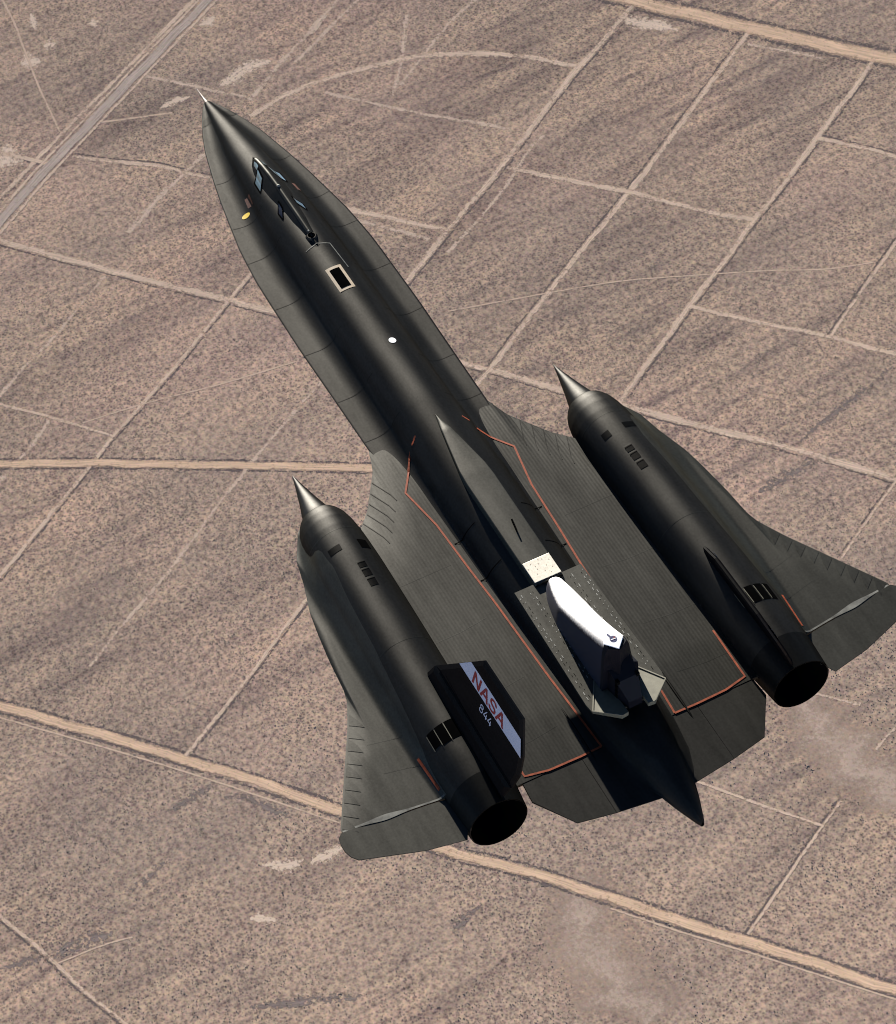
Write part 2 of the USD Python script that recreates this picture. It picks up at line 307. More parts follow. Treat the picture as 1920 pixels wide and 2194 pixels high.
def fuselage_z(s, y):
    s, y = np.asarray(s, float), np.abs(np.asarray(y, float))
    w, t, r = chine_w(s), body_top(s), body_r(s)
    r = np.minimum(r, 0.98 * w + .01)
    q = np.clip(y / r, 0, 1)
    b = t - r + r * np.sqrt(np.maximum(1 - q * q, 0)) - 1.6 * np.maximum(y - r, 0)
    c = 0.02 + 0.16 * np.clip(s / 8, 0.15, 1) * (1 - np.clip(y / w, 0, 1)) ** 1.3
    k = 0.95 * np.clip(w - r * .55, 0.06, 1.0)
    z = smax(b, c, k)
    return z * np.clip((w - y) / (0.02 + .008 * w), 0, 1) ** 0.5

can_ridge = tab([(4.70, .62), (4.95, .76), (5.2, .90), (5.6, 1.01), (6.2, 1.10), (7, 1.15), (8.5, 1.15), (9.2, 1.13), (9.8, 1.075)])
can_w = tab([(4.70, .02), (4.95, .14), (5.4, .36), (6, .50), (7, .54), (8.5, .54), (9.3, .46), (9.8, .30)])
def canopy_z(s, y):
    s, y = np.asarray(s, float), np.abs(np.asarray(y, float))
    w = can_w(s); u = np.clip(y / w, 0, 1.3); zr = can_ridge(s)
    drop = 0.62 * np.minimum(1, w / .5)
    z = zr - drop * (np.sqrt(u * u + .012) - .11) * (0.72 + .28 * u * u)
    return np.where((s < 4.70) | (s > 9.8) | (u > 1.0), -9, z)

wing_le = tab([(1.0, 16.4), (2.0, 17.3), (2.1, 17.66), (2.25, 18.1), (3.05, 19.34), (3.6, 19.95), (3.8, 20.2)])
outer_le = tab([(4.7, 18.9), (5.1, 19.0), (5.2, 19.1), (5.65, 20.0), (5.81, 20.8), (6.08, 21.8), (6.18, 22.47), (6.3, 23.5), (6.37, 24.6), (6.45, 24.95), (6.56, 25.2), (6.85, 25.8), (7.8, 27.5), (8.31, 28.42)])
def nacelle_blend(s, y, z):
    """The outer side of a nacelle runs into the outer wing in a wide hollow curve."""
    yc = np.interp(s, [17.05, 30.2], [4.40, 4.60]); r = np.interp(s, [19.05, 19.8, 21.2, 24, 27.5, 29.0], [.70, .88, .97, 1.0, .99, .93])
    d = np.abs(y) - yc
    n = np.where(d < r * .96, np.sqrt(np.maximum(r * r - d * d, 0)), .28 * r - 2.2 * (d - r * .96)) - .06
    k = np.interp(s, [19, 20.5, 26, 28.9], [.45, 1.1, .85, .4])
    edge = np.clip((s - outer_le(np.maximum(np.abs(y), 4.7))) / 1.3, 0, 1) ** .7
    return z + (smax(n, z, k) - z) * edge

def wing_z(s, y):
    s, y = np.asarray(s, float), np.abs(np.asarray(y, float))
    inner = y < 4.5
    le = np.where(inner, wing_le(y), outer_le(np.maximum(y, 4.7)))
    te = np.where(inner, 31.4, 30.3)
    d = np.maximum(s - le, 0)
    thick = np.where(inner, 0.11, 0.07)
    dn = np.minimum(1, d / np.where(inner, 3.0, 1.6)); z = thick * (1 - (1 - dn) ** 2) * np.clip((te - s) / 3.5, 0, 1) ** 0.8
    z = np.where(inner, z, nacelle_blend(s, y, z))
    out = (y > 8.32) | (s > 29.8) | (s < le)
    return np.where(out, -9, z)

def top_z(s, y):
    return np.maximum(np.maximum(fuselage_z(s, y) - np.where(np.abs(y) > chine_w(s), 9, 0), canopy_z(s, y)), wing_z(s, y))

def drape(corners, off=0.004, nu=8, nv=8):
    """A thin sheet over the upper surface between four (s, y) corners."""
    a, b, c, d = [np.array(x, float) for x in corners]
    u, v = np.meshgrid(np.linspace(0, 1, nu + 1), np.linspace(0, 1, nv + 1), indexing='ij'); u, v = u[..., None], v[..., None]
    q = (a * (1 - u) + b * u) * (1 - v) + (d * (1 - u) + c * u) * v
    return grid(np.stack([-q[..., 0], q[..., 1], top_z(q[..., 0], q[..., 1]) + off], -1))

def drape_line(pts, w, off=0.006, step=0.15):
    """A painted line of width w over the upper surface."""
    p = np.array(pts, float); q = [p[0]]
    for a, b in zip(p[:-1], p[1:]):
        n = max(1, int(np.linalg.norm(b - a) / step)); q += [a + (b - a) * k / n for k in range(1, n + 1)]
    q = np.array(q); t = np.gradient(q, axis=0); t /= np.linalg.norm(t, axis=1, keepdims=True); nr = np.stack([-t[:, 1], t[:, 0]], 1)
    ww = np.array([w(x) for x in np.linspace(0, 1, len(q))])[:, None] if callable(w) else w
    rows = np.stack([q + nr * ww / 2 * k for k in (-1, 0, 1)], 1)
    return grid(np.stack([-rows[..., 0], rows[..., 1], top_z(rows[..., 0], rows[..., 1]) + off], -1))

def drape_disc(s, y, r, off=0.006, n=24, squash=1.0):
    a = np.linspace(0, 2 * np.pi, n, endpoint=False)
    rings = [np.stack([s + r * k * np.cos(a), y + r * k * squash * np.sin(a)], 1) for k in (0.02, .35, .7, 1.0)]
    q = np.array(rings)
    return grid(np.stack([-q[..., 0], q[..., 1], top_z(q[..., 0], q[..., 1]) + off], -1), close=True)

# ------------------------------------------------------------------ the desert floor
WASH = np.array([4.57749028, -46.7967664]); WASH_ANGLE = math.atan2(WASH[1], WASH[0])
ground_nodes = {
    'g': ('geometry', {}),
    # broad tone, wind and water streaks, scrub clumps, single plants, and grain in the soil's colour
    'broad': ('noise_texture', {'scale': 1 / 260.0, 'detail': 4.0, 'roughness': 0.55}),
    'ms': ('mapping', {'mapping_type': 'texture', 'rotation': (0, 0, WASH_ANGLE), 'scale': (120.0, 15.0, 1.0)}),
    'streak': ('noise_texture', {'scale': 1.0, 'detail': 5.0, 'roughness': 0.6}),
    'zone': ('noise_texture', {'scale': 1 / 330.0, 'detail': 2.0}),
    'clump': ('noise_texture', {'scale': 1 / 5.2, 'detail': 3.0, 'roughness': 0.6}),
    'plant': ('voronoi_texture', {'scale': 1 / 3.1, 'randomness': 1.0}),
    'hue': ('noise_texture', {'scale': 1 / 2.4, 'detail': 2.0}),
    'zr': ('map_range', {'from_min': 0.33, 'from_max': 0.60, 'to_min': 0.0, 'to_max': 1.0, 'clamp': True}),
    'base': ('rgb_ramp', {'ramp': [(0.30, (0.395, 0.305, 0.250)), (0.5, (0.460, 0.348, 0.278)), (0.70, (0.510, 0.372, 0.302))]}),
    'sr': ('rgb_ramp', {'ramp': [(0.28, (0.42, 0.42, 0.48)), (0.40, (0.76, 0.76, 0.79)), (0.52, (1.04, 1.03, 1.0)), (0.70, (1.16, 1.14, 1.08))]}),
    'mixs': ('mix_color', {'blend_type': 'multiply', 'a': (1, 1, 1)}),
    'cr': ('rgb_ramp', {'ramp': [(0.30, (0.58, 0.56, 0.59)), (0.50, (1.0, 1.0, 1.0)), (0.70, (1.32, 1.29, 1.22))]}),
    'mixc': ('mix_color', {'blend_type': 'multiply', 'fac': 1.0}),
    'pr': ('rgb_ramp', {'ramp': [(0.0, (0.40, 0.385, 0.43)), (0.24, (0.66, 0.65, 0.69)), (0.5, (1.17, 1.15, 1.09)), (1.0, (1.28, 1.25, 1.16))]}),
    'mixp': ('mix_color', {'blend_type': 'multiply'}),
    'cover': ('noise_texture', {'scale': 1 / 95.0, 'detail': 4.0, 'roughness': 0.6}), 'cv': ('map_range', {'from_min': 0.32, 'from_max': 0.62, 'to_min': 0.30, 'to_max': 0.95, 'clamp': True}),
    'mb': ('mapping', {'mapping_type': 'texture', 'rotation': (0, 0, WASH_ANGLE + 0.1), 'scale': (420.0, 60.0, 1.0)}), 'band': ('noise_texture', {'scale': 1.0, 'detail': 4.0, 'roughness': 0.55}),
    'br': ('rgb_ramp', {'ramp': [(0.30, (0.76, 0.75, 0.78)), (0.50, (1.0, 1.0, 1.0)), (0.68, (1.15, 1.13, 1.10))]}), 'mixb': ('mix_color', {'blend_type': 'multiply', 'fac': 1.0}),
    'mixh': ('mix_color', {'blend_type': 'overlay', 'fac': 0.16}),
    'p': ('diffuse_bsdf', {'roughness': 0.6})}
ground_links = [('g.position', x + '.vector') for x in ('broad', 'ms', 'mb', 'cover', 'zone', 'clump', 'plant', 'hue')] + [
    ('ms.vector', 'streak.vector'), ('broad.fac', 'base.fac'), ('streak.fac', 'sr.fac'), ('zone.fac', 'zr.value'), ('zr.result', 'mixs.fac'), ('sr.color', 'mixs.b'),
    ('clump.fac', 'cr.fac'), ('plant.distance', 'pr.fac'),
    ('base.color', 'mixc.a'), ('cr.color', 'mixc.b'), ('mixc.result', 'mixp.a'), ('pr.color', 'mixp.b'),
    ('cover.fac', 'cv.value'), ('cv.result', 'mixp.fac'), ('mb.vector', 'band.vector'), ('band.fac', 'br.fac'), ('mixp.result', 'mixb.a'), ('br.color', 'mixb.b'), ('mixb.result', 'mixh.a'), ('hue.color', 'mixh.b')]
ground_nodes['out'] = ('mix_color', {'blend_type': 'multiply', 'fac': 1.0})
ground_links += [('mixh.result', 'out.a'), ('mixs.result', 'out.b'), ('out.result', 'p.color')]
M['ground'] = mat('desert_floor', ground_nodes, ground_links, surface='p.BSDF')
R = 60000.0
t = np.concatenate([[-R, -20000, -8000, -3000], np.linspace(-2000, 3200, 27), [5000, 9000, 20000, R]])
gx, gy = np.meshgrid(t, t - 400, indexing='ij')
g = obj('desert_floor', grid(np.stack([gx, gy, np.full_like(gx, GROUND)], -1)), 'ground')
tag(g, 'flat tan desert floor speckled with scrub below the aircraft', 'ground', kind='structure')

def track_mat(name, light, core, patchy, streak=0.18, lo=0.5, ragged=1.4, soft=0.34):
    """Bare dirt: pale in the wheel-worn middle, breaking up raggedly into the scrub at its edges."""
    c = np.array(light)
    nodes = {'t': ('texture_coordinate', {}), 's': ('separate_xyz', {}), 'g': ('geometry', {}),
             'av': ('math', {'math_type': 'absolute'}),
             'n': ('noise_texture', {'scale': 1 / 3.2, 'detail': 4.0, 'roughness': 0.65}), 'nb': ('noise_texture', {'scale': 1 / 38.0, 'detail': 3.0}),
             'mr': ('mapping', {'scale': (0.03, 4.0, 1.0)}), 'rut': ('noise_texture', {'scale': 1.0, 'detail': 3.0}),
             'rr': ('rgb_ramp', {'ramp': [(0.3, tuple(c * (1 - streak))), (0.7, tuple(c * (1 + streak)))]}),
             'hue': ('noise_texture', {'scale': 1 / 2.4, 'detail': 2.0}), 'mh': ('mix_color', {'blend_type': 'overlay', 'fac': 0.12}),
             'er': ('map_range', {'from_min': core, 'from_max': 1.0, 'to_min': 0.0, 'to_max': 1.0, 'clamp': True}),
             'a1': ('math', {'math_type': 'multiply_add', 'value2': ragged * 1.7, 'value3': -ragged * 0.85}),
             'a2': ('math', {'math_type': 'multiply_add', 'value2': patchy * 2, 'value3': -patchy}),
             'a3': ('math', {'math_type': 'add'}), 'a4': ('math', {'math_type': 'add'}),
             'cut': ('map_range', {'from_min': lo - soft, 'from_max': lo + soft, 'to_min': 0.0, 'to_max': 1.0, 'clamp': True}),
             'd': ('diffuse_bsdf', {'roughness': 0.6}), 'tr': ('transparent_bsdf', {}), 'mx': ('mix_closure', {})}
    links = [('t.UV', 's.vector'), ('s.y', 'av.value1'), ('av.value', 'er.value'), ('g.position', 'n.vector'), ('g.position', 'nb.vector'), ('g.position', 'hue.vector'),
             ('t.UV', 'mr.vector'), ('mr.vector', 'rut.vector'), ('rut.fac', 'rr.fac'), ('rr.color', 'mh.a'), ('hue.color', 'mh.b'), ('mh.result', 'd.color'),
             ('n.fac', 'a1.value1'), ('nb.fac', 'a2.value1'), ('er.result', 'a3.value1'), ('a1.value', 'a3.value2'), ('a3.value', 'a4.value1'), ('a2.value', 'a4.value2'),
             ('a4.value', 'cut.value'), ('cut.result', 'mx.fac'), ('d.BSDF', 'mx.closure1'), ('tr.BSDF', 'mx.closure2')]
    return mat(name, nodes, links, surface='mx.closure')

KIND = {'wide': ('dirt_road', track_mat('graded_dirt', (0.78, 0.56, 0.39), 0.55, 0.16, 0.2)),
        'paved': ('paved_road', track_mat('worn_pavement', (0.56, 0.45, 0.375), 0.72, 0.10, 0.22)),
        'track': ('dirt_track', track_mat('track_dirt', (0.74, 0.565, 0.43), 0.30, 0.75, 0.2, 0.50, 2.2)),
        'faint': ('faint_track', track_mat('old_track_dirt', (0.70, 0.54, 0.42), 0.10, 0.9, 0.14, 0.42, 2.6)),
        'path': ('footpath', track_mat('path_dirt', (0.70, 0.53, 0.40), 0.35, 0.5, 0.12, 0.5)),
        'heat_blur': ('heat_blur_patch', track_mat('heat_blur_soil', (0.55, 0.42, 0.335), 0.0, 0.3, 0.10, 0.50, 1.2, 0.5)),  # smooth ground added to imitate heat shimmer behind the engines
        'bare': ('bare_ground', track_mat('bare_soil', (0.80, 0.63, 0.49), 0.10, 0.6, 0.12, 0.62, 2.6)),
        'wash': ('dry_wash', track_mat('dark_wash_soil', (0.28, 0.225, 0.20), 0.05, 0.9, 0.25, 0.34, 4.0))}
DARK_EDGE = track_mat('scrub_edge_soil', (0.185, 0.148, 0.138), 0.05, 0.7, 0.2, 0.36, 3.5)
LIFT = {'heat_blur': .012, 'wash': .03, 'bare': .05, 'faint': .07, 'path': .09, 'track': .11, 'wide': .14, 'paved': .17}
COUNT = {}
def ribbon(pts, width, z, offset=0.0, jit=0.08, taper=False):
    p = np.array(pts, float); q = [p[0]]
    for a, b in zip(p[:-1], p[1:]):
        n = max(1, int(np.linalg.norm(b - a) / 9)); q += [a + (b - a) * k / n for k in range(1, n + 1)]
    q = np.array(q)
    for _ in range(4):
        if len(q) > 3: q[1:-1] = (q[:-2] + 2 * q[1:-1] + q[2:]) / 4
    t = np.gradient(q, axis=0); t /= np.linalg.norm(t, axis=1, keepdims=True); nr = np.stack([-t[:, 1], t[:, 0]], 1)
    d = np.concatenate([[0], np.cumsum(np.linalg.norm(np.diff(q, axis=0), axis=1))])
    wob = (meshkit.fbm(np.stack([d / 22, np.full_like(d, width), np.zeros_like(d)], 1), 3, 5) - .5) * width * jit * 4
    wid = width * (1 + (meshkit.fbm(np.stack([d / 15, np.full_like(d, width + 7), np.zeros_like(d)], 1), 3, 9) - .5) * 4 * jit)
    if taper: wid = wid * np.sqrt(np.clip(np.sin(np.pi * np.clip(d / d[-1], .004, .996)), 0, 1)) ** .8
    c = q + nr * (wob + offset)[:, None]
    v = np.linspace(-1, 1, 5)
    P = c[:, None] + nr[:, None] * v[None, :, None] * (wid / 2)[:, None, None]
    P = np.concatenate([P, np.full(P.shape[:2] + (1,), z)], -1)
    uv = np.stack([np.repeat(d[:, None], 5, 1), np.repeat(v[None], len(d), 0)], -1).reshape(-1, 2)
    return grid(P), uv, c

road_area = []
for i, (kind, width, pts) in enumerate(TRACKS):
    name, mt = KIND[kind]
    k = COUNT.get(name, 0); COUNT[name] = k + 1
    z = GROUND + LIFT[kind] + 0.0008 * k
    wfull = width * {'wide': 1.12, 'paved': .92, 'track': 1.3, 'faint': 1.7, 'path': 1.4, 'heat_blur': 1.6, 'bare': 2.3, 'wash': 2.2}[kind]
    if kind in ('wide', 'track', 'paved', 'path'):      # roads that leave the picture go on beyond it
        p = [np.array(x, float) for x in pts]; seen = Polygon(FOOT)
        for e, n_ in ((0, 1), (-1, -2)):
            if not seen.contains(shapely.Point(p[e])):
                d_ = p[e] - p[n_]; p.insert(0 if e == 0 else len(p), p[e] + d_ / np.linalg.norm(d_) * 900)
        pts = [tuple(x) for x in p]
    mesh, uv, c = ribbon(pts, wfull, z, jit=.08 if kind not in ('bare', 'wash', 'heat_blur') else .2, taper=kind in ('bare', 'wash', 'heat_blur'))
    o = obj(name, mesh, mt, uv=uv); tag(o, kind='structure')
    if kind != 'wash': road_area.append(LineString(c).buffer(width * (.5 if kind != 'heat_blur' else .42), cap_style='flat'))
    if kind == 'paved':
        for sgn in (-1, 1):
            mesh, uv, c = ribbon(pts, width * .34, GROUND + .155 + .0008 * k, offset=sgn * width * .66)
            tag(obj('road_shoulder', mesh, KIND['track'][1], uv=uv), kind='structure')
    if kind in ('wide', 'track'):
        for sgn in (-1, 1):
            if kind == 'track' and (i + sgn) % 3 != 1: continue
            ew = max(3.5, width * .40)
            mesh, uv, c = ribbon(pts, ew, GROUND + .02 + .0004 * i, offset=sgn * (width * .5 + ew * .42))
            tag(obj('scrub_verge', mesh, DARK_EDGE, uv=uv), kind='structure')

# ------------------------------------------------------------------ low desert scrub
foot = Polygon(FOOT).buffer(170)
lo = np.array(foot.bounds[:2]); hi = np.array(foot.bounds[2:])
q = lo + rng.random((330000, 2)) * (hi - lo)
roads = shapely.union_all(road_area); shapely.prepare(roads); shapely.prepare(foot)
q = q[shapely.contains_xy(foot, q[:, 0], q[:, 1]) & ~shapely.contains_xy(roads, q[:, 0], q[:, 1])]
dens = meshkit.fbm(np.stack([q[:, 0] / 120, q[:, 1] / 120, np.zeros(len(q))], 1), 4, 3)
q = q[rng.random(len(q)) < np.clip((dens - .26) * 2.1, .12, 1)]
q = q[:130000]
n = len(q); rad = rng.uniform(.25, .62, n) * (0.75 + .5 * rng.random(n)); hgt = rad * rng.uniform(.40, .75, n); ph = rng.random(n) * 6.28
a = np.arange(5) * 2 * np.pi / 5
V = np.zeros((n, 11, 3))
for k in range(5):
    jr = rng.uniform(.75, 1.2, n)
    V[:, k, 0] = q[:, 0] + rad * jr * .8 * np.cos(ph + a[k]); V[:, k, 1] = q[:, 1] + rad * jr * .8 * np.sin(ph + a[k]); V[:, k, 2] = GROUND
    V[:, 5 + k, 0] = q[:, 0] + rad * jr * np.cos(ph + a[k] + .5); V[:, 5 + k, 1] = q[:, 1] + rad * jr * np.sin(ph + a[k] + .5); V[:, 5 + k, 2] = GROUND + hgt * .6
V[:, 10, 0] = q[:, 0]; V[:, 10, 1] = q[:, 1]; V[:, 10, 2] = GROUND + hgt
F = []
for k in range(5):
    k2 = (k + 1) % 5
    F += [[k, k2, 5 + k], [k2, 5 + k2, 5 + k], [5 + k, 5 + k2, 10]]
F = (np.array(F)[None] + (np.arange(n) * 11)[:, None, None]).reshape(-1, 3)
M['scrub'] = mat('desert_scrub', {'g': ('geometry', {}), 'n': ('noise_texture', {'scale': 1 / 2.0, 'detail': 1.0}),
    'r': ('rgb_ramp', {'ramp': [(0.3, (0.15, 0.125, 0.105)), (0.5, (0.20, 0.17, 0.14)), (0.7, (0.25, 0.205, 0.165))]}), 'd': ('diffuse_bsdf', {})},
    [('g.position', 'n.vector'), ('n.fac', 'r.fac'), ('r.color', 'd.color')], surface='d.BSDF')
o = obj('desert_scrub', (V.reshape(-1, 3), F), 'scrub')
tag(o, 'low grey brown scrub bushes dotted all over the desert floor', 'scrub', kind='stuff')

# ------------------------------------------------------------------ the aircraft
NY, NS, NE = 4.40, 4.55, 4.60     # nacelle axis: distance from the centre line at the spike tip, in the middle, at the nozzle
jet = thing('jet_aircraft', 'large matt black twin engine delta wing jet with long chined nose, seen from above', 'aircraft')

ss = np.concatenate([np.linspace(.9, 2.2, 12), np.linspace(2.35, 8, 36), np.linspace(8.3, 17, 32), np.linspace(17.2, 30.6, 56), np.linspace(30.75, 32.76, 16)])
uu = np.sin(np.linspace(-1, 1, 61) * np.pi / 2); uu = .5 * uu + .5 * np.linspace(-1, 1, 61)
S, U = np.meshgrid(ss, uu, indexing='ij'); Y = U * chine_w(S)
up = np.stack([-S, Y, fuselage_z(S, Y)], -1)
belly = -np.minimum(.55, .12 + .05 * S) * np.interp(S, [.9, 3, 29, 32.76], [.25, 1, 1, .12]) * np.sqrt(np.maximum(1 - U ** 2, 0))
lowr = np.stack([-S, Y, np.minimum(belly, -.0005)], -1)
cap0 = np.array([[-.9, 0, .0]]); cap1 = np.array([[-32.78, 0, .0]])
v, f = join(grid(up), grid(lowr[:, ::-1]))
fus = obj('fuselage', (v, f), 'skin', jet, smooth=40)
obj('tail_cap', join(grid(np.stack([up[-1], np.tile([[-32.78, 0, .02]], (61, 1))], 0)), grid(np.stack([lowr[-1], np.tile([[-32.78, 0, .02]], (61, 1))], 0))), 'pit', fus)
# pitot boom and its pale tip
v, f = lathe([(-.02, .004), (0, .018), (.25, .022), (.5, .035), (.95, .085)], (0, 0, -.06), (.95, 0, -.01), 20)
obj('pitot_boom', (v, f), 'metal', jet, smooth=40)
# dark tips at the front of the chines
for sg in (-1, 1):
    obj('chine_tip', drape([(1.62, .25 * sg), (1.98, .28 * sg), (1.98, .655 * sg), (1.70, .535 * sg)], .005), 'faint_seam', fus)

# canopy: a sharp roof over the two cockpits
cs = np.concatenate([np.linspace(4.70, 5.2, 12), np.linspace(5.3, 9.8, 46)]); cu = np.linspace(-1, 1, 41)
S, U = np.meshgrid(cs, cu, indexing='ij'); Y = U * can_w(S)
can = obj('canopy', grid(np.stack([-S, Y, canopy_z(S, Y)], -1)), 'skin', jet, smooth=50)
def on_canopy(name, corners, mt, off=.008, n=6, parent=None):
    return obj(name, drape(corners, off, n, n), mt, parent or can)
for sg in (1, -1):
    w = on_canopy('side_window', [(5.62, .17 * sg), (6.08, .235 * sg), (6.44, .47 * sg), (5.98, .44 * sg)], 'glass', .012)
    on_canopy('rear_window', [(7.45, .26 * sg), (7.72, .27 * sg), (8.08, .42 * sg), (7.80, .42 * sg)], 'glass' if sg < 0 else 'unlit_glass', .012)  # left pane is the same glass, painted dark as if unlit
    on_canopy('windshield', [(5.08, .05 * sg), (5.52, .10 * sg), (5.60, .20 * sg), (5.30, .17 * sg)], 'glass', .012)
    for nm, pts in (('side', [(5.56, .13), (6.10, .20), (6.52, .50), (5.96, .47), (5.56, .13)]), ('rear', [(7.38, .235), (7.74, .245), (8.16, .44), (7.79, .445), (7.38, .235)])):
        obj('window_frame', drape_line([(a, b * sg) for a, b in pts], .035, .009, .06), 'seam', can)
obj('windshield_apex', drape([(4.80, .0), (5.12, -.085), (5.20, .0), (5.10, .085)], .012), 'seam', can)
P = []
for s0 in np.linspace(5.05, 9.32, 50):
    P.append([[-s0, .085 * math.sin(q), float(can_ridge(s0)) - .035 + .075 * math.cos(q)] for q in np.linspace(-1.5, 1.5, 11)])
obj('ridge_cap', grid(P), 'elevon', can, smooth=60)
v, f = lathe([(0, .06), (.05, .058), (.075, .035), (.08, .001)], (0, 0, 0), (1, 0, 0), 20)
v = np.stack([v[:, 1] - 6.93, v[:, 2], -v[:, 0] + 1.14], 1)
obj('periscope', (v, f), 'worn', can, smooth=40)
obj('periscope_eye', drape_disc(7.02, -.01, .075, .016), 'pit', can)
a = np.linspace(0, 2 * np.pi, 28, endpoint=False)
obj('rear_opening', grid([[(-9.40 - r * math.cos(q), r * math.sin(q), 1.105) for q in a] for r in (.002, .07, .12)], close=True), 'pit', can)
obj('opening_ring', grid([[(-9.40 - r * math.cos(q), r * math.sin(q), z) for q in a] for r, z in ((.12, 1.106), (.14, 1.106), (.22, 1.0))], close=True), 'skin', can, smooth=30)
obj('bare_spot', drape_disc(9.22, .02, .03, .045), 'rivet', can)
obj('hatch_seam', drape_line([(9.85, .42), (9.78, .0), (9.9, -.40), (11.1, -.46)], .03, .006, .1), 'worn', fus)
# refuelling receptacle: tan frame round a dark well
fr = [(10.93, .27), (10.93, -.26), (12.02, -.26), (12.02, .27)]
inn = [(11.04, .175), (11.04, -.165), (11.91, -.165), (11.91, .175)]
obj('receptacle_frame', drape(fr, .006), 'tan', fus)
obj('receptacle_well', drape(inn, .012), 'pit', fus)
obj('white_disc', drape_disc(14.6, -.24, .115, .008), 'white', fus)
obj('yellow_mark', drape_disc(6.64, 1.14, .095, .006, squash=1.5), 'yellow', fus)
obj('worn_red_mark', drape([(6.08, .74), (6.50, .80), (6.44, .96), (6.02, .90)], .006), 'brown_red', fus)
obj('worn_red_mark', drape([(6.52, -.62), (6.92, -.66), (6.88, -.78), (6.50, -.74)], .006), 'brown_red', fus)
# joints across the chines
for s0, y0, sk in ((4.72, .95, .10), (6.9, 1.05, .16), (8.56, 1.2, .06), (10.8, 1.25, .06), (13.0, 1.25, .08), (15.2, 1.25, .05), (17.0, 1.2, .05)):
    for sg in (-1, 1):
        obj('chine_joint', drape_line([(s0, chine_w(s0) * .985 * sg), (s0 + sk, y0 * sg), (s0 + sk * .6, y0 * .62 * sg)], .022, .003, .06), 'faint_seam', fus)
# ---- wings
def wing_half(sg):
    ys = np.linspace(1.0, 3.8, 41); k = np.linspace(0, 1, 70) ** 1.3
    Yy = np.repeat(ys[:, None], len(k), 1); L = wing_le(Yy); Ss = L + (29.53 - L) * k[None]
    top = np.stack([-Ss, Yy * sg, np.maximum(wing_z(Ss, Yy), -.0)], -1); bot = top * [1, 1, 0]; bot[..., 2] = -.8 * top[..., 2] - .001
    return join(grid(top), grid(bot), grid(np.stack([top[:, -1], bot[:, -1]], 0)))
def outer_half(sg):
    ys = np.concatenate([np.linspace(5.0, 6.4, 48), np.linspace(6.45, 8.31, 34)]); k = np.linspace(0, 1, 60) ** 1.3
    Yy = np.repeat(ys[:, None], len(k), 1); L = outer_le(Yy); te = np.interp(Yy, [4.7, 5.5, 8.31], [29.0, 28.97, 28.5]); Ss = L + np.maximum(te - L, .02) * k[None]
    top = np.stack([-Ss, Yy * sg, np.maximum(wing_z(Ss, Yy), 0)], -1); bot = top.copy(); bot[..., 2] = -np.minimum(.06, .8 * top[..., 2]) - .001
    return join(grid(top), grid(bot), grid(np.stack([top[:, -1], bot[:, -1]], 0)))
def flat_wedge(poly, s_h, s_t, z_h, z_t):
    """A control surface: plan outline, thick at its hinge and thin at its trailing edge."""
    p = np.array(poly, float); q = inset(p, .005)
    zt = lambda a: np.interp(a[:, 0], [s_h, s_t], [z_h, z_t])
    rings = [np.stack([-q[:, 0], q[:, 1], -.8 * zt(q)], 1), np.stack([-p[:, 0], p[:, 1], -.5 * zt(p)], 1), np.stack([-p[:, 0], p[:, 1], .8 * zt(p)], 1), np.stack([-q[:, 0], q[:, 1], zt(q)], 1)]
    v, f = grid(rings, close=True); n = len(p); c = []
    tri = trimesh.creation.triangulate_polygon(Polygon(q), engine='earcut')
    tv, tf = tri
    up = np.stack([-tv[:, 0], tv[:, 1], zt(tv)], 1); dn = np.stack([-tv[:, 0], tv[:, 1], -.8 * zt(tv)], 1)
    return join((v, f), (up, tf), (dn, tf[:, ::-1]))
